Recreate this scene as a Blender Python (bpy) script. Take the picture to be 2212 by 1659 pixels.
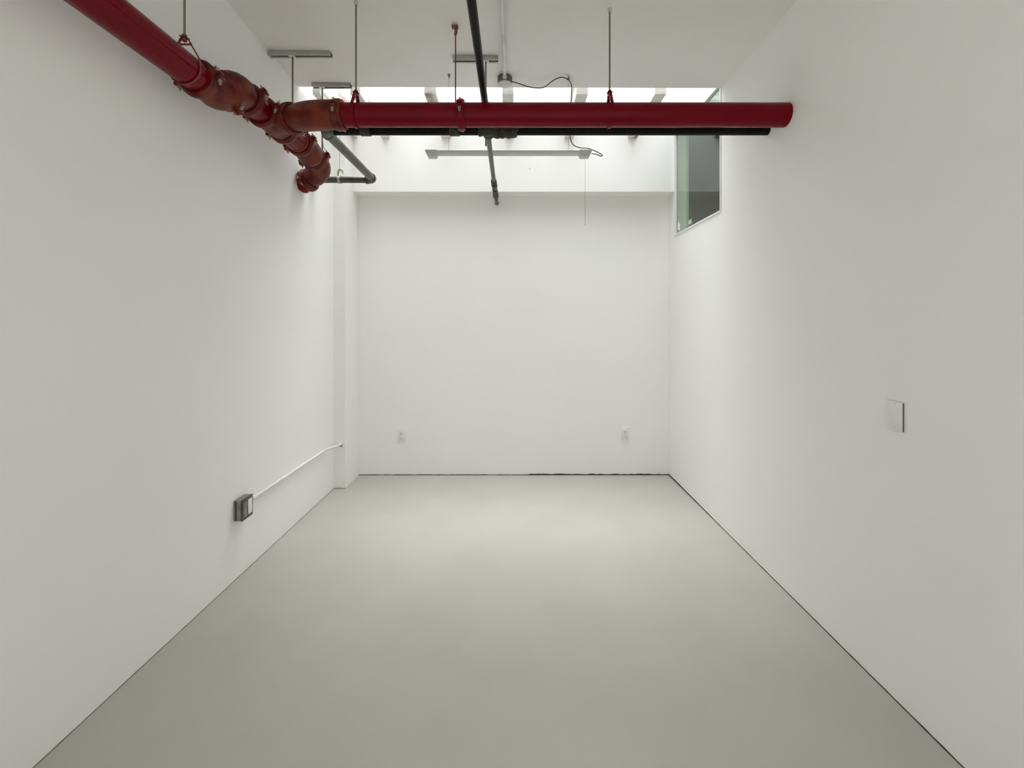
import bpy, bmesh, math, random
from mathutils import Vector, Matrix
random.seed(7)
PI = math.pi
S = bpy.context.scene
for o in list(bpy.data.objects): bpy.data.objects.remove(o)
COL = S.collection
W, H = 2212, 1659
F, VX, VY, CH = 950.0, 1110.0, 694.0, 1.5      # focal length in pixels, vanishing point, eye height

# ------------------------------------------------------------------ camera
cd = bpy.data.cameras.new('camera'); cam = bpy.data.objects.new('camera', cd); COL.objects.link(cam)
cd.sensor_width = 36; cd.lens = F*36/W
cd.shift_x = -(VX-W/2)/W; cd.shift_y = -(H/2-VY)/W
cd.clip_start = .02
cam.location = (0, 0, CH); cam.rotation_euler = (PI/2, 0, 0)
S.camera = cam

# ------------------------------------------------------------------ sky: bright overcast, brightest overhead
SKY = 57.0
w = bpy.data.worlds.new('World'); S.world = w; w.use_nodes = True
nt = w.node_tree; nt.nodes.clear()
tc = nt.nodes.new('ShaderNodeTexCoord'); sx = nt.nodes.new('ShaderNodeSeparateXYZ')
bg = nt.nodes.new('ShaderNodeBackground'); wo = nt.nodes.new('ShaderNodeOutputWorld')
SKY_LOW, SKY_POW = .045, 10.0
def wmath(op, a, b):
    m = nt.nodes.new('ShaderNodeMath'); m.operation = op
    for i, v in enumerate((a, b)):
        if isinstance(v, (int, float)): m.inputs[i].default_value = v
        else: nt.links.new(v, m.inputs[i])
    return m.outputs[0]
nt.links.new(tc.outputs['Generated'], sx.inputs[0])
zz = wmath('POWER', wmath('MAXIMUM', sx.outputs['Z'], 0.0), SKY_POW)
side = nt.nodes.new('ShaderNodeMapRange'); side.interpolation_type = 'SMOOTHSTEP'      # brighter on the far side of the sky
nt.links.new(sx.outputs['Y'], side.inputs['Value'])
side.inputs['From Min'].default_value = -.22; side.inputs['From Max'].default_value = .25
side.inputs['To Min'].default_value = .40; side.inputs['To Max'].default_value = 1.0
strength = wmath('ADD', wmath('MULTIPLY', wmath('MULTIPLY', zz, side.outputs[0]), SKY*(1-SKY_LOW)), SKY*SKY_LOW)
bg.inputs['Color'].default_value = (.975, .99, 1.02, 1)
nt.links.new(strength, bg.inputs['Strength']); nt.links.new(bg.outputs[0], wo.inputs[0])

def portal(name, loc, rot, sx_, sy_):
    l = bpy.data.lights.new(name, 'AREA'); l.shape = 'RECTANGLE'; l.size = sx_; l.size_y = sy_
    l.cycles.is_portal = True
    o = bpy.data.objects.new(name, l); COL.objects.link(o); o.location = loc; o.rotation_euler = rot
portal('skylight_portal', (-.05, 3.64, 3.50), (0, 0, 0), 3.12, .76)
S2Y0, S2Y1 = -1.80, -.62      # unseen skylight slot added behind the camera to light the near walls
portal('added_skylight_portal', (-.05, (S2Y0+S2Y1)/2, 3.56), (0, 0, 0), 3.1, S2Y1-S2Y0-.02)

S.view_settings.view_transform = 'Standard'; S.view_settings.look = 'None'
S.view_settings.gamma = 1; S.view_settings.use_curve_mapping = False
S.view_settings.exposure = 0.0
S.cycles.max_bounces = 16; S.cycles.diffuse_bounces = 12; S.cycles.transparent_max_bounces = 16

# ------------------------------------------------------------------ materials
def mat(name, col, rough=.6, metal=0., spec=.5, col2=None, nscale=8., ndetail=4., bump=0., bscale=60., lo=.4, hi=.7, coat=0., stretch=None):
    m = bpy.data.materials.new(name); m.use_nodes = True
    n = m.node_tree.nodes; l = m.node_tree.links; b = n['Principled BSDF']
    b.inputs['Base Color'].default_value = (*col, 1); b.inputs['Roughness'].default_value = rough
    b.inputs['Metallic'].default_value = metal; b.inputs['Specular IOR Level'].default_value = spec
    b.inputs['Coat Weight'].default_value = coat
    t = n.new('ShaderNodeTexCoord')
    mp = n.new('ShaderNodeMapping'); l.new(t.outputs['Object'], mp.inputs[0])
    if stretch: mp.inputs['Scale'].default_value = stretch
    if col2:
        x = n.new('ShaderNodeTexNoise'); x.inputs['Scale'].default_value = nscale; x.inputs['Detail'].default_value = ndetail
        l.new(mp.outputs[0], x.inputs['Vector'])
        r = n.new('ShaderNodeValToRGB'); r.color_ramp.elements[0].position = lo; r.color_ramp.elements[1].position = hi
        r.color_ramp.elements[0].color = (*col, 1); r.color_ramp.elements[1].color = (*col2, 1)
        l.new(x.outputs['Fac'], r.inputs[0]); l.new(r.outputs[0], b.inputs['Base Color'])
    if bump:
        y = n.new('ShaderNodeTexNoise'); y.inputs['Scale'].default_value = bscale; y.inputs['Detail'].default_value = 5
        l.new(mp.outputs[0], y.inputs['Vector'])
        bp = n.new('ShaderNodeBump'); bp.inputs['Strength'].default_value = bump; bp.inputs['Distance'].default_value = .004
        l.new(y.outputs['Fac'], bp.inputs['Height']); l.new(bp.outputs[0], b.inputs['Normal'])
    return m
M = {}
M['wall'] = mat('white_wall_paint', (.865, .862, .845), .75, col2=(.85, .847, .83), nscale=1.3, bump=.06, bscale=45)
M['ceil'] = mat('white_ceiling_paint', (.80, .79, .77), .8, col2=(.775, .765, .74), nscale=2.2, bump=.08, bscale=30)
M['floor'] = mat('grey_floor_paint', (.405, .392, .352), .33, spec=.5, col2=(.385, .372, .33), nscale=2.5, bump=.05, bscale=9)
M['rafter'] = mat('dirty_white_rafter_paint', (.74, .73, .70), .7, col2=(.30, .24, .18), nscale=5, lo=.53, hi=.62, stretch=(1, .35, 1))
M['gap'] = mat('dark_gap', (.035, .03, .025), .9, col2=(.10, .085, .07), nscale=30)
M['gapsoft'] = mat('dusty_gap', (.20, .18, .14), .9, col2=(.30, .28, .24), nscale=30)
M['red'] = mat('red_pipe_paint', (.15, .0003, .006), .25, spec=.14, col2=(.13, .0003, .004), nscale=6, bump=.02, bscale=30)
M['redfit'] = mat('red_oxide_fitting_paint', (.15, .022, .009), .40, spec=.25, col2=(.075, .004, .004), nscale=14, lo=.42, hi=.6, bump=.25, bscale=55)
M['bolt'] = mat('zinc_bolt', (.42, .33, .26), .42, metal=.7)
M['boltred'] = mat('dark_red_nut', (.16, .02, .015), .5)
M['dark'] = mat('black_steel_pipe', (.003, .003, .0025), .35, spec=.12, col2=(.008, .007, .005), nscale=12, bump=.15, bscale=60)
M['darkfit'] = mat('malleable_iron_fitting', (.045, .042, .033), .5, spec=.3, col2=(.02, .015, .012), nscale=25, bump=.4, bscale=80)
M['greypipe'] = mat('grey_galvanized_pipe', (.085, .082, .062), .36, spec=.5, col2=(.045, .042, .032), nscale=14, bump=.12)
M['rod'] = mat('threaded_rod_steel', (.20, .19, .15), .45, metal=.6)
M['rodred'] = mat('red_brown_painted_rod', (.16, .06, .055), .5)
M['strut'] = mat('galvanized_strut', (.42, .415, .38), .5, metal=.2, col2=(.33, .325, .29), nscale=20)
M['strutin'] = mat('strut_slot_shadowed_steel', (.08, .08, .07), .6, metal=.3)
M['emt'] = mat('galvanized_conduit', (.60, .61, .58), .30, metal=.55)
M['emtwhite'] = mat('white_painted_conduit', (.74, .74, .71), .45)
M['boxdark'] = mat('grey_steel_box', (.27, .275, .255), .45, metal=.4, col2=(.17, .175, .16), nscale=30)
M['jbox'] = mat('dark_grey_steel_box', (.12, .125, .11), .45, metal=.4)
M['darkedge'] = mat('painted_edge_shade', (.10, .10, .075), .8)  # dark tone for the shaded edge of the switch plate
M['lid'] = mat('pale_metal_lid', (.52, .54, .51), .4, metal=.2)
M['fix'] = mat('light_grey_fixture', (.58, .585, .58), .5)
M['diff'] = mat('unlit_white_diffuser', (.62, .63, .63), .35)
M['wire'] = mat('suspension_wire', (.42, .42, .40), .5, metal=.4)
M['cord'] = mat('black_power_cord', (.02, .02, .018), .5)
M['plate'] = mat('white_plastic_plate', (.78, .78, .76), .35)
M['plate2'] = mat('white_plastic_receptacle', (.70, .70, .68), .35)
M['slot'] = mat('dark_slot', (.25, .25, .23), .7)
M['brass'] = mat('ivory_painted_hook', (.55, .49, .36), .5, metal=.2)
M['trim'] = mat('white_window_trim', (.80, .81, .78), .5)
M['jamb'] = mat('pale_green_jamb', (.62, .70, .61), .5)
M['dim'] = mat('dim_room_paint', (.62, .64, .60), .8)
M['sticker_or_reflection'] = mat('white_sticker', (.82, .82, .78), .5)
M['tan'] = mat('tan_tape', (.45, .38, .28), .6)

def glass(name, tint, rough=0.0, ior=1.5):
    m = bpy.data.materials.new(name); m.use_nodes = True
    n = m.node_tree.nodes; l = m.node_tree.links; n.clear()
    o = n.new('ShaderNodeOutputMaterial'); t = n.new('ShaderNodeBsdfTransparent'); g = n.new('ShaderNodeBsdfGlossy')
    t.inputs[0].default_value = (*tint, 1); g.inputs['Roughness'].default_value = rough
    g.inputs[0].default_value = (.95, 1.0, .96, 1)
    f = n.new('ShaderNodeFresnel'); f.inputs['IOR'].default_value = ior
    ge = n.new('ShaderNodeNewGeometry'); iv = n.new('ShaderNodeMath'); iv.operation = 'SUBTRACT'; iv.inputs[0].default_value = 1; l.new(ge.outputs['Backfacing'], iv.inputs[1])
    ml = n.new('ShaderNodeMath'); ml.operation = 'MULTIPLY'; l.new(f.outputs[0], ml.inputs[0]); l.new(iv.outputs[0], ml.inputs[1])
    x = n.new('ShaderNodeMixShader'); l.new(ml.outputs[0], x.inputs[0]); l.new(t.outputs[0], x.inputs[1]); l.new(g.outputs[0], x.inputs[2])
    l.new(x.outputs[0], o.inputs[0]); return m
M['glass'] = glass('green_tinted_glass', (.89, .95, .90), ior=2.15)
M['skyglass'] = glass('clear_roof_glass', (.96, .965, .965))

# ------------------------------------------------------------------ mesh builder
def frame(d):
    d = d.normalized(); a = Vector((0, 0, 1)) if abs(d.z) < .9 else Vector((1, 0, 0))
    u = d.cross(a).normalized(); return u, d.cross(u).normalized()
class MB:
    def __init__(s): s.bm = bmesh.new()
    def box(s, lo, hi, rot=None, piv=None, bev=0.):
        lo, hi = Vector(lo), Vector(hi); c = (lo+hi)/2; d = hi-lo
        r = bmesh.ops.create_cube(s.bm, size=1, matrix=Matrix.Translation(c) @ Matrix.Diagonal((*d, 1)))
        vs = r['verts']
        if bev:
            es = list({e for v in vs for e in v.link_edges})
            rb = bmesh.ops.bevel(s.bm, geom=es, offset=bev, segments=2, affect='EDGES', profile=.6)
            vs = list({v for f in rb['faces'] for v in f.verts} | {v for v in vs if v.is_valid})
        if rot is not None:
            p = Vector(piv) if piv is not None else c
            bmesh.ops.transform(s.bm, matrix=Matrix.Translation(p) @ rot.to_4x4() @ Matrix.Translation(-p), verts=vs)
        return s
    def tube(s, pts, rad, seg=20, cap=True, phase=0.):
        pts = [Vector(p) for p in pts]; n = len(pts)
        if not hasattr(rad, '__len__'): rad = [rad]*n
        tans = []
        for i in range(n):
            a = pts[max(i-1, 0)]; b = pts[min(i+1, n-1)]
            if 0 < i < n-1 and (pts[i]-a).length > 1e-6 and (b-pts[i]).length > 1e-6:
                t = (pts[i]-a).normalized() + (b-pts[i]).normalized()
            else: t = b-a
            tans.append(t.normalized() if t.length > 1e-9 else Vector((0, 0, 1)))
        u, v = frame(tans[0]); rings = []
        for i in range(n):
            if i:
                q = tans[i-1].rotation_difference(tans[i]); u = q @ u; v = q @ v
            rings.append([s.bm.verts.new(pts[i] + rad[i]*(math.cos(phase+2*PI*k/seg)*u + math.sin(phase+2*PI*k/seg)*v)) for k in range(seg)])
        for i in range(n-1):
            for k in range(seg):
                s.bm.faces.new((rings[i][k], rings[i][(k+1) % seg], rings[i+1][(k+1) % seg], rings[i+1][k]))
        if cap: s.bm.faces.new(rings[0][::-1]); s.bm.faces.new(rings[-1])
        return s
    def lathe(s, o, d, prof, seg=32):          # prof: list of (distance along axis, radius)
        o = Vector(o); d = Vector(d).normalized()
        u, v = frame(d); rings = []
        for t, r in prof:
            rings.append([s.bm.verts.new(o + d*t + r*(math.cos(2*PI*k/seg)*u + math.sin(2*PI*k/seg)*v)) for k in range(seg)])
        for i in range(len(rings)-1):
            for k in range(seg):
                s.bm.faces.new((rings[i][k], rings[i][(k+1) % seg], rings[i+1][(k+1) % seg], rings[i+1][k]))
        s.bm.faces.new(rings[0][::-1]); s.bm.faces.new(rings[-1]); return s
    def poly(s, vs, fs):
        b = [s.bm.verts.new(v) for v in vs]
        for f in fs: s.bm.faces.new([b[i] for i in f])
        return s
    def band(s, c, d, r, wd, th, a0=0, a1=2*PI, seg=48, up=None):    # flat band ring round axis d
        c = Vector(c); d = Vector(d).normalized(); u = (Vector(up) if up else frame(d)[0]).normalized(); v = d.cross(u).normalized()
        closed = abs(a1-a0-2*PI) < 1e-4; rings = []
        for k in range(seg + (0 if closed else 1)):
            a = a0+(a1-a0)*k/seg; e = math.cos(a)*u + math.sin(a)*v
            rings.append([s.bm.verts.new(c+e*rr+d*t) for rr, t in ((r, -wd/2), (r+th, -wd/2), (r+th, wd/2), (r, wd/2))])
        m = len(rings)
        for i in range(m if closed else m-1):
            A, B = rings[i], rings[(i+1) % m]
            for j in range(4): s.bm.faces.new((A[j], B[j], B[(j+1) % 4], A[(j+1) % 4]))
        if not closed: s.bm.faces.new(rings[0][::-1]); s.bm.faces.new(rings[-1])
        return s
    def build(s, name, m, parent=None, sharp=35, loc=None):
        bmesh.ops.recalc_face_normals(s.bm, faces=s.bm.faces)
        me = bpy.data.meshes.new(name)
        P = None
        if parent is not None:
            P = parent
            while P.parent: P = P.parent
        off = Vector(loc) if loc else Vector((0, 0, 0))
        base = world_of(parent) if parent is not None else Vector((0, 0, 0))
        if parent is None and loc is not None: base = off
        bmesh.ops.translate(s.bm, verts=s.bm.verts, vec=-base)
        s.bm.to_mesh(me); s.bm.free()
        for p in me.polygons: p.use_smooth = True
        me.set_sharp_from_angle(angle=math.radians(sharp))
        me.materials.append(M[m] if isinstance(m, str) else m)
        o = bpy.data.objects.new(name, me); COL.objects.link(o)
        if parent is not None: o.parent = parent
        else: o.location = base
        return o
def world_of(o):
    v = Vector((0, 0, 0))
    while o is not None: v += o.location; o = o.parent
    return v
def thing(name, label, cat, loc, group=None):
    o = bpy.data.objects.new(name, None); COL.objects.link(o); o.location = loc; o.empty_display_size = .05
    o['label'] = label; o['category'] = cat
    if group: o['group'] = group
    return o
def tag(o, label, cat, group=None):
    o['label'] = label; o['category'] = cat
    if group: o['group'] = group
    return o
def struct(o, label=None):
    o['kind'] = 'structure'
    if label: o['label'] = label
    return o
def dup(o, delta, parent=None):
    c = o.copy(); COL.objects.link(c); c.parent = parent
    if parent is None: c.location = o.location + Vector(delta)
    for ch in list(o.children): dup(ch, (0, 0, 0), c)
    return c
def at(px, py, Y): return Vector(((px-VX)*Y/F, Y, CH+(VY-py)*Y/F))
def arc(p0, pc, p1, n=8):     # smooth bend from p0 to p1 with corner pc
    p0, pc, p1 = Vector(p0), Vector(pc), Vector(p1)
    return [(1-t)**2*p0 + 2*t*(1-t)*pc + t*t*p1 for t in [i/n for i in range(n+1)]]

# ------------------------------------------------------------------ the room
XL, XR, YB, YF = -1.616, 1.512, 4.29, -2.6
YK, XP = 4.139, -1.513       # face of the bulkhead, inner face of the pilaster
ZT = 3.62
struct(MB().box((XL-.3, YF-.3, -.2), (XR+.3, YB+.3, 0)).build('floor', 'floor'), 'light grey painted concrete floor')
struct(MB().box((XL-.15, YF-.15, 0), (XL, YB+.15, ZT)).build('wall_left', 'wall'), 'left white wall')
# right wall with the opening of the high window
WY0, WY1, WZ0, WZ1 = 3.206, YK-.012, 2.30, 3.245
wr = MB()
wr.box((XR, YF-.15, 0), (XR+.12, WY0, ZT)); wr.box((XR, WY1, 0), (XR+.12, YB+.15, ZT))
wr.box((XR, WY0, 0), (XR+.12, WY1, WZ0)); wr.box((XR, WY0, WZ1), (XR+.12, WY1, ZT))
struct(wr.build('wall_right', 'wall'), 'right white wall')
struct(MB().box((XL, YB, 0), (XR, YB+.15, ZT)).build('wall_back', 'wall'), 'far white wall')
struct(MB().box((XL, 3.947, 0), (XP, YB, ZT)).build('trim_1', 'wall'), 'white pilaster in the far left corner')
struct(MB().box((XP, YK, 2.72), (XR, YB, ZT)).build('trim_2', 'wall'), 'white bulkhead over the far wall')
struct(MB().box((XL, YF-.15, 0), (XR, YF, ZT)).build('wall_front', 'wall'), 'white wall behind the camera')

# ceiling slab, very slightly out of level as in the photo
def zl(y): return 3.30-(y-2.464)*.05
def zr(y): return 3.21-(y-2.394)*.012
a, b = (XL-.05), (XR+.05)
def zc(x, y): return zl(y)+(zr(y)-zl(y))*(x-XL)/(XR-XL)
yl, yr = 3.30, 3.206
cm = MB()
for ya, yb_l, yb_r in ((S2Y1, yl, yr), (YF-.05, S2Y0, S2Y0)):
    cv = [(a, ya, zc(a, ya)), (b, ya, zc(b, ya)), (b, yb_r, zc(b, yb_r)), (a, yb_l, zc(a, yb_l))]
    cm.poly(cv+[(x, y, ZT) for x, y, z in cv], [(0, 1, 2, 3), (4, 7, 6, 5), (0, 4, 5, 1), (1, 5, 6, 2), (2, 6, 7, 3), (3, 7, 4, 0)])
struct(cm.build('ceiling', 'ceil'), 'white plaster ceiling')
w3 = struct(MB().box((XL, S2Y0, 3.53), (XR, S2Y0+.03, 3.57)).box((XL, S2Y1-.03, 3.53), (XR, S2Y1, 3.57)).build('added_skylight', 'trim'), 'added skylight behind the camera, fill light for the near walls')
MB().box((XL+.002, S2Y0+.002, 3.575), (XR-.002, S2Y1-.002, 3.581)).build('pane', 'skyglass', w3)

# skylight: rafters and glass bays between the ceiling edge and the bulkhead
win = MB().box((XL, 3.27, 3.53), (XR, 3.33, 3.57)).box((XL, YK-.03, 3.53), (XR, YK, 3.57)).build('window_1', 'trim')
struct(win, 'skylight over the far end of the room')
rx = [(-1.50, .055), (-1.204, .075), (-.636, .09), (-.045, .085), (.519, .089), (1.114, .087)]
for x, wd in rx:
    z0 = 3.222
    MB().box((x-wd/2, 3.335, z0), (x+wd/2, YK, 3.50), bev=.003).build('rafter', 'rafter', win)
MB().box((XL, 4.02, 3.502), (XR, YK, 3.53)).build('shade_strip', 'trim', win)  # opaque strip added out of view to hold skylight off the far wall
edges = [XL]+[x for x, _ in rx]+[XR]
for i in range(len(edges)-1):
    MB().box((edges[i]+.002, 3.28, 3.503), (edges[i+1]-.002, 4.018, 3.509)).build('pane', 'skyglass', win)

# high window in the right wall: frame, pane, sticker and its painted reflection; dim room beyond
w2 = MB()
t = .012
w2.box((XR-.006, WY0, WZ0), (XR+.12, WY0+t, WZ1)); w2.box((XR-.006, WY1-t, WZ0), (XR+.12, WY1, WZ1))
w2.box((XR-.006, WY0+t, WZ0), (XR+.12, WY1-t, WZ0+t)); w2.box((XR-.006, WY0+t, WZ1-t), (XR+.12, WY1-t, WZ1))
w2 = struct(w2.build('window_2', 'trim'), 'high window in the right wall with green glass')
MB().box((XR+.012, WY0+t, WZ0+t), (XR+.020, WY1-t, WZ1-t)).build('pane', 'glass', w2)
MB().box((XR+.092, WY1-t-.022, WZ0+t), (XR+.116, WY1-t, WZ1-t)).build('stop_bead', 'jamb', w2)
MB().poly([(XR+.0112, y, z) for y, z in ((4.035, 2.335), (4.085, 2.35), (4.090, 2.395), (4.062, 2.435), (4.055, 2.405), (4.030, 2.395))]+[(XR+.0118, y, z) for y, z in ((4.035, 2.335), (4.085, 2.35), (4.090, 2.395), (4.062, 2.435), (4.055, 2.405), (4.030, 2.395))], [(0, 1, 2, 3, 4, 5), (6, 7, 8, 9, 10, 11)]+[(i, (i+1) % 6, 6+(i+1) % 6, 6+i) for i in range(6)]).build('sticker_or_reflection', 'sticker_or_reflection', w2)
MB().box((XR+.021, 3.79, 2.345), (XR+.0215, 3.86, 2.385)).build('sticker_or_reflection', 'jamb', w2)  # pale patch behind the glass, painted as the sticker's reflection
bx = MB()
YW = 9.6
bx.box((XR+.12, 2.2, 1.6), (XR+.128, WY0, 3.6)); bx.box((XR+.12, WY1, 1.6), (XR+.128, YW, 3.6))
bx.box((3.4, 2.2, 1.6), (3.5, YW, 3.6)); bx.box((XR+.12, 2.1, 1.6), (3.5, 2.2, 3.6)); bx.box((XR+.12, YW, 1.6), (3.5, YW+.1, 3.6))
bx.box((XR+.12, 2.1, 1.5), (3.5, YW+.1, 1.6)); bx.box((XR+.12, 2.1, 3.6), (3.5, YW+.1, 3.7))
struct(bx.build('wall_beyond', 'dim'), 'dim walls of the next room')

# ragged dark gaps where walls meet the floor
def crack(name, p0, p1, nrm, n, fn, m='gap'):
    p0, p1, nrm = Vector(p0), Vector(p1), Vector(nrm); vs = []; fs = []
    for i in range(n+1):
        t = i/n; p = p0.lerp(p1, t); h = fn(t); q = p+nrm*.004
        vs += [q, q+Vector((0, 0, h)), p-nrm*.002+Vector((0, 0, h)), p-nrm*.002]
    for i in range(n):
        for j in range(4): fs.append((4*i+j, 4*i+4+j, 4*i+4+(j+1) % 4, 4*i+(j+1) % 4))
    fs += [(3, 2, 1, 0), (4*n, 4*n+1, 4*n+2, 4*n+3)]
    return struct(MB().poly(vs, fs).build(name, m), 'dark ragged gap along the floor')
rg = random.Random(3)
nz = [rg.random() for _ in range(200)]
crack('trim_3', (XP, YB, 0), (XR, YB, 0), (0, -1, 0), 90, lambda t: .004+.005*nz[int(t*89)]*(1.5 if t > .55 else .7)+(.003 if t > .55 else 0))
crack('trim_4', (XR, YB, 0), (XR, .6, 0), (-1, 0, 0), 90, lambda t: .0016+.010*max(0, 1-t*3.2)+.0025*nz[int(t*89)+90])
crack('trim_5', (XL, 3.947, 0), (XP, 3.947, 0), (0, -1, 0), 8, lambda t: .003+.003*nz[int(t*7)], 'gapsoft')
crack('trim_6', (XL, 3.94, 0), (XL, .5, 0), (1, 0, 0), 60, lambda t: .0012+.0012*nz[int(t*59)+60], 'gapsoft')

# ------------------------------------------------------------------ red sprinkler main
R1, R2 = .068, .0645
sp = thing('sprinkler_pipe', 'red fire sprinkler main with grooved couplings, hung along left wall and across room', 'pipe', (-1.464, 0, 2.626))
A = Vector((-1.464, 0, 2.626)); B = Vector((-1.43, 0, 2.691))
def A_(y): return Vector((A.x, y, A.z))
def B_(y): return Vector((B.x, y, B.z))
def pipe(p0, p1, r, m='red', parent=sp, name='pipe'):
    p0, p1 = Vector(p0), Vector(p1); d = (p1-p0).normalized(); L = (p1-p0).length
    return MB().lathe(p0, d, [(0, r), (L, r)], 48).build(name, m, parent)
def coupling(c, d, r, up, m='redfit', parent=sp, wd=.052):
    """grooved coupling: two half shells bolted at two ears; up = direction of the first bolt ear"""
    c, d = Vector(c), Vector(d).normalized(); R = r+.017; h = wd/2
    mb = MB().lathe(c, d, [(-h, r+.001), (-h, R-.006), (-h+.005, R-.001), (-h*.45, R), (-h*.4, R+.003), (h*.4, R+.003), (h*.45, R), (h-.005, R-.001), (h, R-.006), (h, r+.001)], 48)
    up = Vector(up); up = (up-d*up.dot(d)).normalized(); tn = d.cross(up)
    def rotm():
        m3 = Matrix((up, tn, d)).transposed(); return m3
    ears = []
    for sgn in (1, -1):
        e = c+up*sgn*(R+.010)
        for ts in (1, -1):
            p = e+tn*ts*.010
            mb.box(p-Vector((.016, .007, .016)), p+Vector((.016, .007, .016)), rot=rotm(), piv=p, bev=.003)
        ears.append(e)
    co = mb.build('coupling', m, parent)
    for e in ears:
        MB().lathe(e-tn*.040, tn, [(0, .0050), (.080, .0050)], 10).lathe(e+tn*.017, tn, [(0, .0095), (.010, .0095)], 6).lathe(e-tn*.028, tn, [(0, .0095), (.011, .0095)], 6).build('bolt', 'bolt', co)
    return co
def fitting(path, r, name='elbow', bulge=.010, m='redfit', parent=sp):
    n = len(path); rad = [r+bulge*(.55+.45*math.sin(PI*i/(n-1))) for i in range(n)]
    rad[0] = rad[1] = r+.004; rad[-1] = rad[-2] = r+.004
    return MB().tube(path, rad, 40).build(name, m, parent)
Yv = Vector((0, 1, 0))
# near run, from behind the camera to the offset
pipe(A_(-2.55), A_(2.05), R1)
coupling(A_(2.045), Yv, R1, (1, 0, .15))
e0, e1 = A_(2.06), B_(2.36)
fitting([e0, A_(2.10)] + arc(A_(2.12), A_(2.19), (A_(2.19)+B_(2.23))/2, 5)[1:] + arc((A_(2.19)+B_(2.23))/2, B_(2.23), B_(2.30), 5)[1:] + [B_(2.33), e1], R1, bulge=.018)
coupling(A_(2.19)+(B_(2.23)-A_(2.19))*.45, Vector((.034, .12, .065)), R1+.006, (.35, 0, -.9), wd=.035)
coupling(B_(2.365), Yv, R1, (1, 0, .45))
pipe(B_(2.36), B_(2.50), R1)
# tee and branch
T = B_(2.62); E = Vector((-1.105, 2.445, 2.646)); bd = (E-T).normalized()
coupling(B_(2.505), Yv, R1, (1, 0, .2))
tee = MB().tube([B_(2.515), B_(2.54), B_(2.58), B_(2.62), B_(2.66), B_(2.70), B_(2.725)], [R1+.004, R1+.006, R1+.010, R1+.012, R1+.010, R1+.006, R1+.004], 40)
tee.tube([T, T+bd*.08, T+bd*.13, T+bd*.155], [R1+.008, R1+.010, R1+.006, R1+.004], 40).build('tee', 'redfit', sp)
coupling(T+bd*.165, bd, R1, (0, -1, .22))
Xv = Vector((1, 0, 0))
p0 = T+bd*.18
fitting([p0, p0+bd*.02]+arc(p0+bd*.04, E, E+Xv*.10, 8)[1:]+[E+Xv*.115, E+Xv*.13], R2, bulge=.016)
coupling(E+Xv*.135, Xv, R2, (0, -1, .2), wd=.055)
pipe(E+Xv*.13, (XR+.002, E.y, E.z), R2)
coupling(((997-VX)*2.445/F, E.y, E.z), Xv, R2, (0, -1, .2), m='red', wd=.040)
# run beyond the tee down to the wall elbow
coupling(B_(2.735), Yv, R1, (1, 0, .2))
pipe(B_(2.73), B_(2.94), R1)
coupling(B_(2.945), Yv, R1, (1, 0, .3))
C2 = Vector((-1.425, 3.10, 2.665))
fitting([B_(2.95), B_(2.97), B_(3.0), B_(3.04)+Vector((0, 0, -.004)), C2+Vector((0, -.02, .004)), C2, C2+Vector((0, .02, -.003)), C2+Vector((0, .035, -.004))], R1, bulge=.018)
C3 = C2+Vector((0, .045, -.005))
coupling(C3, Vector((.0, 1, -.15)), R1, (1, 0, .3))
C4 = C3+Vector((0, .13, -.03)); C5 = Vector((XL+.06, C4.y+.05, C4.z-.065))
fitting([C3, C3+(C4-C3)*.2]+arc(C3+(C4-C3)*.25, C4, C4+(C5-C4)*.6, 8)[1:]+[C4+(C5-C4)*.75, C5], R1, bulge=.014)
coupling(C5, C5-C4, R1, (0, -1, -.2))
pipe(C5, C5+(C5-C4).normalized()*.071, R1, name='wall_stub')

# ------------------------------------------------------------------ hangers
def clevis(parent, c, r, d, m, top, hw=.009):
    """clevis yoke round the pipe at c (pipe axis d), rod eye at height top above c"""
    c = Vector(c); d = Vector(d).normalized(); s = d.cross(Vector((0, 0, 1))).normalized()
    mb = MB()
    prof = []
    for k in range(13):      # lower half round the pipe
        a = PI+PI*k/12; prof.append(c+s*math.cos(a)*(r+.004)+Vector((0, 0, 1))*math.sin(a)*(r+.004))
    path = [c+Vector((0, 0, top))-s*.008, c+Vector((0, 0, top-.008))-s*.018, c+Vector((0, 0, top-.026))-s*.027, c-s*(r+.004)*.92+Vector((0, 0, r*.6)), c-s*(r+.004)]+prof[1:-1]+[c+s*(r+.004), c+s*(r+.004)*.92+Vector((0, 0, r*.6)), c+Vector((0, 0, top-.026))+s*.027, c+Vector((0, 0, top-.008))+s*.018, c+Vector((0, 0, top))+s*.008]
    for i in range(len(path)-1):
        p, q = path[i], path[i+1]; mid = (p+q)/2; L = (q-p).length; dr = (q-p).normalized()
        nr = d.cross(dr)
        m3 = Matrix((dr, nr, d)).transposed()
        mb.box(mid-Vector((L/2+.002, .0018, hw)), mid+Vector((L/2+.002, .0018, hw)), rot=m3, piv=mid)
    mb.box(c+Vector((0, 0, top))-Vector((.014, .014, .002)), c+Vector((0, 0, top))+Vector((.014, .014, .002)))
    mb.build('clevis', m, parent)
    tb = c+Vector((0, 0, top-.03))
    MB().lathe(tb-s*.026, s, [(0, .004), (.052, .004)], 10).lathe(tb-s*.031, s, [(0, .007), (.005, .007)], 6).lathe(tb+s*.026, s, [(0, .007), (.005, .007)], 6).build('cross_bolt', m, parent)
    MB().lathe(c+Vector((0, 0, top-.016)), (0, 0, 1), [(0, .010), (.009, .010)], 6).lathe(c+Vector((0, 0, top+.003)), (0, 0, 1), [(0, .010), (.009, .010)], 6).build('nut', m, parent)
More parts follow.
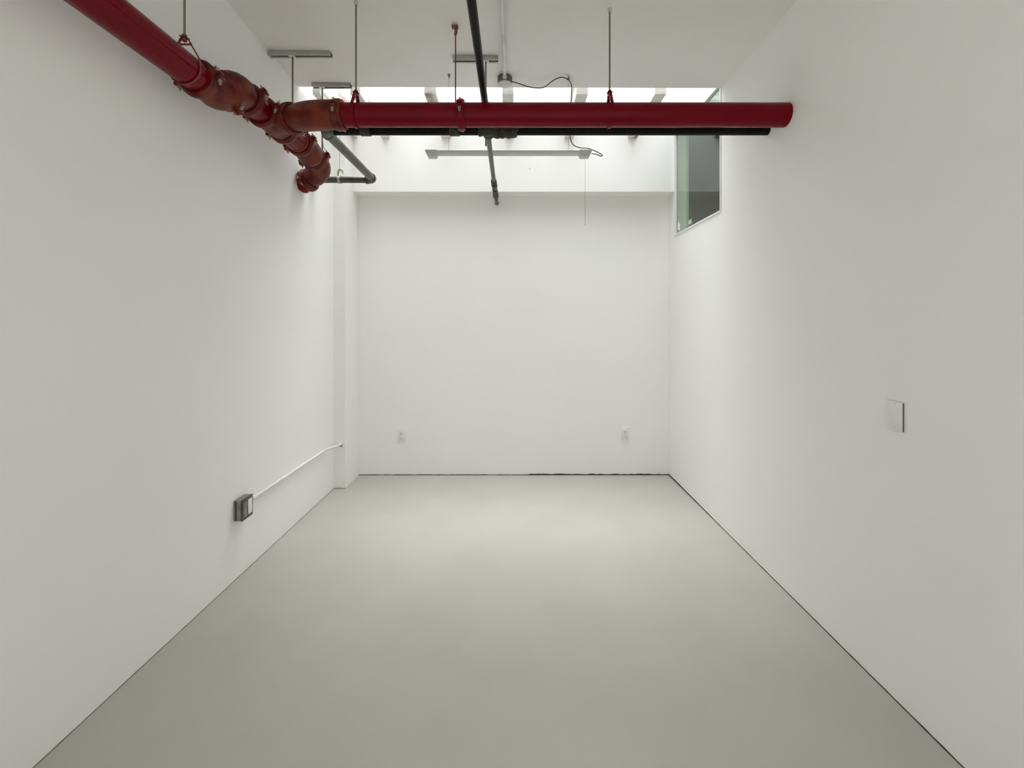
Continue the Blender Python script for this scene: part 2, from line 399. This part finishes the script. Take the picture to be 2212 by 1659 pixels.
def hanger(label, c, r, d, top, zt, mrod='rod', mcl='red', rr=.0048, anchor=True, group='clevis hangers for the red pipe', hw=.009):
    c = Vector(c)
    h = thing('pipe_hanger', label, 'pipe hanger', (c.x, c.y, zt), group)
    clevis(h, c, r, d, mcl, top, hw)
    MB().lathe((c.x, c.y, c.z+top-.02), (0, 0, 1), [(0, rr), (zt-c.z-top+.02, rr)], 12).build('rod', mrod, h)
    if anchor: MB().lathe((c.x, c.y, zt-.022), (0, 0, 1), [(0, .007), (.008, .011), (.022, .012)], 12).build('anchor', 'lid', h)
    return h
yc = 1.955
hanger('clevis hanger on the near red pipe by the left wall', A_(yc), R1, Yv, .135, zc(A.x, yc), mcl='boltred', hw=.005)
hanger('clevis hanger on the red cross pipe, left one near the tee', ((769-VX)*2.445/F, E.y, E.z), R2, Xv, .125, zc(-.87, 2.445))
hanger('clevis hanger on the right half of the red cross pipe', ((1317-VX)*2.445/F, E.y, E.z), R2, Xv, .125, zc(.53, 2.445))

def channel(x0, x1, y, zt, label, rodx, zrod, wd=.041, h=.022):
    o = thing('strut_channel', label, 'strut channel', ((x0+x1)/2, y, zt), 'ceiling strut channels')
    mb = MB()     # open channel, slot facing down
    mb.box((x0, y-wd/2, zt-h), (x1, y-wd/2+.003, zt)); mb.box((x0, y+wd/2-.003, zt-h), (x1, y+wd/2, zt))
    mb.box((x0, y-wd/2+.003, zt-.003), (x1, y+wd/2-.003, zt))
    mb.box((x0, y-wd/2+.003, zt-h), (x1, y-wd/2+.012, zt-h+.003)); mb.box((x0, y+wd/2-.012, zt-h), (x1, y+wd/2-.003, zt-h+.003))
    mb.build('channel', 'strut', o)
    MB().box((x0+.002, y-wd/2+.004, zt-.006), (x1-.002, y+wd/2-.004, zt-.0032)).build('slot', 'strutin', o)
    MB().lathe((rodx, y, zrod), (0, 0, 1), [(0, .0055), (zt-.004-zrod, .0055)], 12).build('rod', 'rod', o)
    MB().box((rodx-.020, y-.018, zt-h-.005), (rodx+.020, y+.018, zt-h)).build('washer_plate', 'emt', o)
    return o
c1 = channel(XL+.004, -1.203, 2.90, min(zc(-1.5, 2.9), zc(-1.2, 2.9)), 'strut channel at the left wall over the red tee', -1.459, B.z+.064)
MB().band(B_(2.90), (0, 1, 0), R1, .020, .003).build('pipe_ring', 'boltred', c1)
c2 = channel(-.404, -.104, 2.91, zc(-.1, 2.91), 'short strut channel on the ceiling behind the black pipe', -.185, 2.66)
c3 = channel(-1.49, -1.205, 3.255, min(zc(-1.49, 3.255), zc(-1.2, 3.255)), 'strut channel at the skylight edge, left corner', -1.418, C3.z+.095)

# ------------------------------------------------------------------ dark steel pipe system behind the red cross pipe
YD, ZD, RD = 2.62, 2.639, .030
dp = thing('steel_pipe', 'black steel pipe behind the red cross pipe, with elbow leg at the left wall', 'pipe', (0, YD, ZD))
XE = -1.13
pipe((XE+.05, YD, ZD), (XR+.001, YD, ZD), RD, 'dark', dp)
def ellb(p0, pc, p1, r, m='darkfit', parent=dp, col=.006):
    p0, pc, p1 = Vector(p0), Vector(pc), Vector(p1)
    d0 = (pc-p0).normalized(); d1 = (p1-pc).normalized()
    mb = MB().tube([p0, p0+d0*.014, p0+d0*.0141]+arc(p0+d0*.016, pc, p1-d1*.016, 8)+[p1-d1*.0141, p1-d1*.014, p1],
            [r+col]*2+[r+col*.5]+[r+col*.5]*9+[r+col*.5]+[r+col]*2, 28)
    return mb.build('elbow', m, parent)
ellb((XE+.065, YD, ZD), (XE, YD, ZD), (XE, YD+.065, ZD), RD, 'greypipe')
YE = 3.54
pipe((XE, YD+.06, ZD), (XE, YE-.05, ZD), .0285, 'greypipe', dp)
ellb((XE, YE-.06, ZD), (XE, YE, ZD), (XE-.06, YE, ZD), .0285, 'greypipe')
pipe((XE-.05, YE, ZD), (XL, YE, ZD), .0255, 'greypipe', dp)
MB().lathe((XL+.0, YE, ZD), (1, 0, 0), [(0, .045), (.006, .045), (.010, .034), (.022, .033)], 28).build('flange', 'brass', dp)
for xx in (790, 982): # sleeves on the cross pipe
    X = (xx-VX)*YD/F
    MB().lathe((X-.03, YD, ZD), Xv, [(0, RD+.001), (.002, RD+.005), (.058, RD+.005), (.060, RD+.001)], 28).build('coupling', 'darkfit', dp)
XT = -.155
# tee and rough union under the cross pipe
MB().lathe((XT-.055, YD, ZD), Xv, [(0, RD+.004), (0.001, RD+.007), (.016, RD+.007), (.018, RD+.004), (.092, RD+.004), (.094, RD+.007), (.11, RD+.007), (.111, RD+.004)], 28).lathe((XT, YD, ZD), (0, .97, .02), [(0, .028), (.05, .028), (.052, .031), (.075, .031), (.076, .024)], 24).build('tee', 'darkfit', dp)
rgu = random.Random(11)
un = MB()
prev = 0
up_, ur_ = [], []
for i in range(30):
    up_.append(Vector((XT+.046+i*.0046, YD, ZD-.010-.003*math.sin(i*.9)))); ur_.append(RD+.003+.006*rgu.random()*(1 if i < 27 else .3))
un.tube(up_, ur_, 14)
un.build('union', 'darkfit', dp)
# riser and overhead run towards and past the camera
ZO = 2.762; XO = -.167
MB().lathe((XT, YD, ZD), (0, 0, 1), [(0, .022), (.09, .022)], 20).build('riser', 'dark', dp)
ellb((XT, YD, ZO-.045), (XT, YD, ZO), (XT-.003, YD-.045, ZO), .0195, 'darkfit')
pipe((XO, YD-.03, ZO), (XO, -2.59, ZO), .0195, 'dark', dp)
# run to the far wall with valve and tapered end
ZB = ZD+.012
pipe((XT-.004, YD+.05, ZB), (XT-.012, YB-.06, ZB), .0165, 'greypipe', dp)
xv = XT-.010
MB().lathe((xv, 3.60, ZB), Yv, [(0, .017), (.002, .024), (.035, .024), (.037, .021), (.05, .025), (.09, .025), (.10, .020), (.11, .026), (.145, .026), (.147, .017)], 12).box((xv-.012, 3.66, ZB-.032), (xv+.012, 3.70, ZB-.018), bev=.003).build('valve', 'darkfit', dp)
MB().lathe((xv-.001, 3.83, ZB), Yv, [(0, .018), (.003, .022), (.05, .024), (.12, .023), (.17, .027), (.22, .026), (.25, .019), (.33, .016), (.40, .013), (YB-3.83, .013)], 20).build('reducer', 'darkfit', dp)
MB().lathe((xv, YB-.006, ZB), Yv, [(0, .022), (.006, .024)], 20).build('escutcheon', 'strut', dp)

# hanger for the dark cross pipe: reddish rod with a clamp on the ceiling
hx = (984-VX)*2.62/F; zh = zc(hx, 2.62)
hg = thing('rod_hanger', 'thin reddish rod with a ceiling clamp, holding the black cross pipe', 'pipe hanger', (hx, 2.62, zh))
MB().lathe((hx, 2.62, ZD), (0, 0, 1), [(0, .0042), (zh-ZD-.01, .0042)], 10).build('rod', 'rodred', hg)
MB().box((hx-.022, 2.605, zh-.010), (hx+.016, 2.635, zh), bev=.002).box((hx-.006, 2.612, zh-.040), (hx+.012, 2.628, zh-.010), bev=.002).lathe((hx, 2.62, zh-.055), (0, 0, 1), [(0, .006), (.006, .009), (.018, .009)], 8).build('clamp', 'rodred', hg)
MB().band((hx, YD, ZD), (1, 0, 0), RD, .022, .004).build('ring', 'rodred', hg)
# hook hanger at the left wall leg
X2 = -1.402
hk = thing('hook_hanger', 'ivory hook hanger on a wire, carrying the grey pipe leg by the pilaster', 'pipe hanger', (X2, YE, ZD+.06))
MB().band((X2, YE, ZD), (1, 0, 0), .026, .020, .005).build('ring', 'strut', hk)
hp = [Vector((X2-.012, YE, ZD+.028)), Vector((X2-.014, YE, ZD+.055)), Vector((X2-.006, YE, ZD+.078)), Vector((X2+.008, YE, ZD+.085)), Vector((X2+.022, YE, ZD+.075)), Vector((X2+.026, YE, ZD+.05))]
MB().tube(hp, [.006, .008, .009, .009, .008, .006], 10).build('hook', 'brass', hk)
MB().lathe((X2, YE, ZD+.085), (0, 0, 1), [(0, .0022), (3.53-ZD-.085, .0022)], 8).build('wire', 'wire', hk)
# small looped wire next to the red elbow
tag(MB().tube([at(697, 303, 3.2), at(699, 318, 3.2), at(704, 326, 3.2), at(708, 333, 3.2), at(710, 336, 3.2), at(714, 334, 3.2)], .003, 8).build('tie_wire', 'wire'), 'thin bent tie wire above the last red coupling', 'wire')

# ------------------------------------------------------------------ ceiling conduit, round box and cord
XB, YBX = -.064, 3.13
zb = zc(XB, YBX)
jb = thing('junction_box', 'round grey ceiling junction box with a pale blank cover', 'junction box', (XB, YBX, zb))
MB().lathe((XB, YBX, zb-.046), (0, 0, 1), [(0, .050), (.004, .052), (.046, .052)], 32).build('box_body', 'jbox', jb)
MB().lathe((XB, YBX, zb-.051), (0, 0, 1), [(0, .047), (.002, .051), (.005, .051)], 32).lathe((XB-.03, YBX, zb-.053), (0, 0, 1), [(0, .004), (.003, .004)], 8).lathe((XB+.03, YBX, zb-.053), (0, 0, 1), [(0, .004), (.003, .004)], 8).build('cover', 'lid', jb)
cn = thing('ceiling_conduit', 'straight galvanized conduit along the ceiling to the round box', 'conduit', (XB, 1, zb))
def zcd(y): return zc(XB, y)-.014
MB().tube([(XB, -2.4, zcd(-2.4)), (XB, 2.75, zcd(2.75))]+[(XB, 2.80, zcd(2.8)), (XB, 2.88, zcd(2.88)-.004), (XB, 2.98, zcd(2.98)-.010), (XB, YBX-.051, zcd(YBX)-.012)], .0092, 14).build('pipe', 'emt', cn)
MB().tube([(XB, 2.66, zcd(2.66)), (XB, 2.73, zcd(2.73))], .0115, 14).build('coupling', 'lid', cn)
MB().lathe((XB, YBX-.085, zcd(YBX)-.012), Yv, [(0, .012), (.02, .012), (.022, .015), (.034, .015)], 14).build('connector', 'lid', cn)

YL, XL0, XL1 = 3.25, (920-VX)*3.25/F, (1277-VX)*3.25/F
ZLt = CH+(VY-324.5)*YL/F; ZLb = CH+(VY-339)*YL/F
def smooth(pts, n=6):     # Catmull-Rom
    P = [pts[0]]+pts+[pts[-1]]; out = []
    for i in range(1, len(P)-2):
        for k in range(n):
            t = k/n; a, b, c, d = P[i-1], P[i], P[i+1], P[i+2]
            out.append(.5*((2*b)+(c-a)*t+(2*a-5*b+4*c-d)*t*t+(3*b-a-3*c+d)*t**3))
    out.append(pts[-1]); return out
cp = [Vector((XB+.050, YBX, zb-.028)), at(1122, 181, 3.13), at(1140, 187, 3.13), at(1152, 189.5, 3.14), at(1168, 190, 3.15), at(1178, 187, 3.15), at(1192, 176, 3.10), at(1206, 168.5, 3.085), at(1216, 167, 3.08), at(1227, 172, 3.095),
      at(1233, 180, 3.15), at(1235, 200, 3.2), at(1233, 250, 3.22), at(1231, 290, 3.25), at(1234, 305, 3.26), at(1241, 315, 3.27), at(1256, 319.5, 3.27), at(1270, 320.5, 3.27), at(1285, 326, 3.26), at(1300, 334, 3.25), at(1298.5, 337.5, 3.25), at(1290, 334, 3.25), at(1278, 332, 3.25)]
tag(MB().tube(smooth(cp), .0036, 8).build('power_cord', 'cord'), 'thin black power cord looping from the round box to the hanging light', 'cord')
hkx = at(1228, 171, 3.10)
tag(MB().lathe((hkx.x, hkx.y, hkx.z-.004), (0, 0, 1), [(0, .004), (.006, .010), (.012, .004), (max(.0125, zc(hkx.x, 3.10)-hkx.z+.004), .004)], 10).build('cable_clip', 'cord'), 'small black ceiling clip holding the light cord', 'clip')

# ------------------------------------------------------------------ hanging shop light
tl = thing('tube_light', 'unlit pale grey linear shop light hanging below the skylight', 'light fixture', ((XL0+XL1)/2, YL, ZLt))
zt, zb2 = ZLt, ZLb
def prism_x(x0, x1, prof):
    n = len(prof); vs = [(x0, y, z) for y, z in prof]+[(x1, y, z) for y, z in prof]
    return MB().poly(vs, [tuple(range(n))[::-1], tuple(range(n, 2*n))]+[(i, (i+1) % n, n+(i+1) % n, n+i) for i in range(n)])
HD = .027
zt = CH+(VY-323.5)*(YL-HD)/F; zb2 = CH+(VY-339.5)*(YL+.026)/F; zq = CH+(VY-343.5)*(YL+HD)/F
prism_x(XL0+.03, XL1-.03, [(YL-HD+.002, zt-.012), (YL-HD+.004, zt-.002), (YL-HD+.008, zt), (YL+HD-.008, zt), (YL+HD-.004, zt-.002), (YL+HD-.002, zt-.012)]).build('housing', 'fix', tl)
prof = [(YL-HD+.003, zt-.0122)]+[(YL-(HD-.003)*math.cos(PI*k/10), zt-.0122-(zt-.0122-zb2)*math.sin(PI*k/10)**.7) for k in range(1, 10)]+[(YL+HD-.003, zt-.0122)]
prism_x(XL0+.03, XL1-.03, prof).build('diffuser', 'diff', tl)
for x0, x1, nm in ((XL0, XL0+.085, -1), (XL1-.09, XL1, 1)):
    xa, xb = (x0, x1) if nm < 0 else (x1, x0)
    s_ = 1 if nm < 0 else -1
    f0 = [(xa, zt+.001), (xb, zt+.001), (xb, zb2+.002), (xb-s_*.010, zq+.001), (xb-s_*.014, zq), (xa+s_*.018, zq), (xa+s_*.014, zq+.008), (xa+s_*.003, zt-.018), (xa, zt-.012)]
    n = len(f0); P = [(x, YL-HD-.001, z) for x, z in f0]+[(x, YL+HD+.001, z) for x, z in f0]
    MB().poly(P, [tuple(range(n)), tuple(range(n, 2*n))[::-1]]+[(i, (i+1) % n, n+(i+1) % n, n+i) for i in range(n)]).build('end_cap', 'fix', tl, sharp=25)
MB().box((XL1-.055, YL-HD-.003, zq+.004), (XL1-.050, YL-HD-.0005, zq+.014)).build('switch_slot', 'slot', tl)
for px_, pt, yt in ((969.5, 970, 3.11), (1228.5, 1228, 3.06)):     # thin wires up to the ceiling fixings
    X = (px_-VX)*YL/F; xt = (pt-VX)*yt/F
    MB().tube([(X, YL, zt-.002), (xt, yt, zc(xt, yt)-.01)], .0014, 6).build('suspension_wire', 'wire', tl)
Xp = (1264-VX)*YL/F
MB().lathe((Xp, YL, CH+(VY-487)*YL/F), (0, 0, 1), [(0, .0016), ((zq+.002)-(CH+(VY-487)*YL/F), .0010)], 6).build('pull_cord', 'wire', tl)
a0 = at(970, 171, 3.11)
tag(MB().lathe((a0.x, a0.y, zc(a0.x, a0.y)-.026), (0, 0, 1), [(0, .003), (.012, .006), (.020, .010), (.026, .010)], 10).build('ceiling_anchor', 'boxdark'), 'small dark ceiling anchor above the left end of the light', 'anchor')
tag(MB().lathe(at(1144, 365, YK), (0, -1, 0), [(0, .006), (.003, .006), (.004, .003)], 10).build('wall_screw', 'strut'), 'single small screw in the bulkhead under the light', 'screw')

# ------------------------------------------------------------------ outlets and switch
def outlet(x, z, label, rot=0.):
    o = thing('wall_outlet', label, 'outlet', (x, YB, z), 'outlets low on the far wall')
    h, wd = .066, .037
    MB().box((x-wd, YB-.007, z-h), (x+wd, YB, z+h), bev=.0025).build('plate', 'plate', o)
    for s_ in (1, -1):
        zz = z+s_*.0235
        rc = MB().box((x-.017, YB-.0095, zz-.015), (x+.017, YB-.0068, zz+.015), bev=.001).build('receptacle', 'plate2', o)
        MB().box((x-.008, YB-.0100, zz-.004), (x-.006, YB-.0094, zz+.007)).box((x+.006, YB-.0100, zz-.004), (x+.008, YB-.0094, zz+.007)).box((x-.002, YB-.0100, zz-.010), (x+.002, YB-.0094, zz-.006)).build('slots', 'slot', rc)
    MB().lathe((x, YB-.0068, z), (0, -1, 0), [(0, .003), (.0015, .0025)], 10).build('screw', 'lid', o)
outlet((867.5-VX)*YB/F, CH-(941-VY)*YB/F, 'white duplex outlet on the far wall, the one by the pilaster')
outlet((1350-VX)*YB/F, CH-(937-VY)*YB/F, 'white duplex outlet on the far wall, under the high green window')
y0, y1 = 1.704, 1.775; zs = CH-(898.5-VY)*1.735/F; ym = (y0+y1)/2
ls = thing('light_switch', 'white rocker light switch alone on the right wall', 'light switch', (XR, ym, zs))
MB().box((XR-.0075, y0, zs-.057), (XR-.0055, y1, zs+.057), bev=.0006).build('plate', 'plate', ls)
MB().box((XR-.0055, y0+.0002, zs-.0565), (XR, y1-.0002, zs+.0545)).build('plate_edge_shade', 'darkedge', ls)  # dark body under the plate, its colour paints the shade along the edge
rk = MB().box((XR-.0095, ym-.0165, zs-.033), (XR-.0065, ym+.0165, zs+.033), rot=Matrix.Rotation(.02, 3, 'Y'), bev=.001).build('rocker', 'plate', ls)
for s_ in (1, -1): MB().lathe((XR-.0074, ym, zs+s_*.048), (-1, 0, 0), [(0, .003), (.0014, .0025)], 10).build('screw', 'lid', ls)

# surface box and conduit on the left wall
yb0, yb1, zb0, zb1, pr = 2.535, 2.640, .345, .465, .050
sb = thing('surface_outlet_box', 'grey metal surface box with white switch, low on the left wall', 'electrical box', (XL, 2.58, .405))
MB().box((XL, yb0, zb0), (XL+pr-.008, yb1, zb1), bev=.005).build('box_body', 'boxdark', sb)
MB().box((XL+.012, yb0-.0015, zb0+.004), (XL+.017, yb1+.0015, zb1-.004)).build('seam', 'cord', sb)
cv_ = MB().box((XL+pr-.008, yb0-.002, zb0-.002), (XL+pr, yb1+.002, zb1+.002), bev=.006).build('cover', 'greypipe', sb)
MB().box((XL+pr-.001, yb0+.008, zb0+.018), (XL+pr+.006, yb0+.040, zb1-.018), bev=.003).build('receptacle', 'boxdark', sb)
MB().box((XL+pr-.001, yb0+.054, zb0+.018), (XL+pr+.004, yb0+.092, zb1-.016), bev=.002).build('switch', 'plate', sb)
zcq = .412; rq = .0095
wc = thing('wall_conduit', 'white painted conduit from the grey box to the pilaster', 'conduit', (XL, 3.2, zcq))
pts = [Vector((XL+.014, 2.636, zcq+.004)), Vector((XL+.014, 3.0, zcq)), Vector((XL+.014, 3.70, zcq-.004))]
pts += arc((XL+.014, 3.70, zcq-.004), (XL+.016, 3.77, zcq-.004), (XL+.045, 3.85, zcq-.012), 6)[1:] + [Vector((XL+.060, 3.915, zcq-.015))]
MB().tube(pts, rq, 14).build('pipe', 'emtwhite', wc)
MB().tube([(XL+.014, 2.69, zcq+.003), (XL+.014, 2.765, zcq+.003)], rq+.003, 14).build('coupling', 'emtwhite', wc)
MB().tube([(XL+.014, 3.03, zcq), (XL+.014, 3.08, zcq)], rq+.002, 14).build('coupling', 'emtwhite', wc)
MB().tube([(XL+.057, 3.90, zcq-.015), (XL+.064, 3.947, zcq-.016)], rq+.004, 12).box((XL+.042, 3.937, zcq-.030), (XL+.086, 3.947, zcq+.004), bev=.002).build('connector', 'emtwhite', wc)
MB().lathe((XL+.074, 3.937, zcq-.026), (0, -1, 0), [(0, .009), (.016, .009), (.018, .005)], 8).build('lock_screw', 'boxdark', wc)
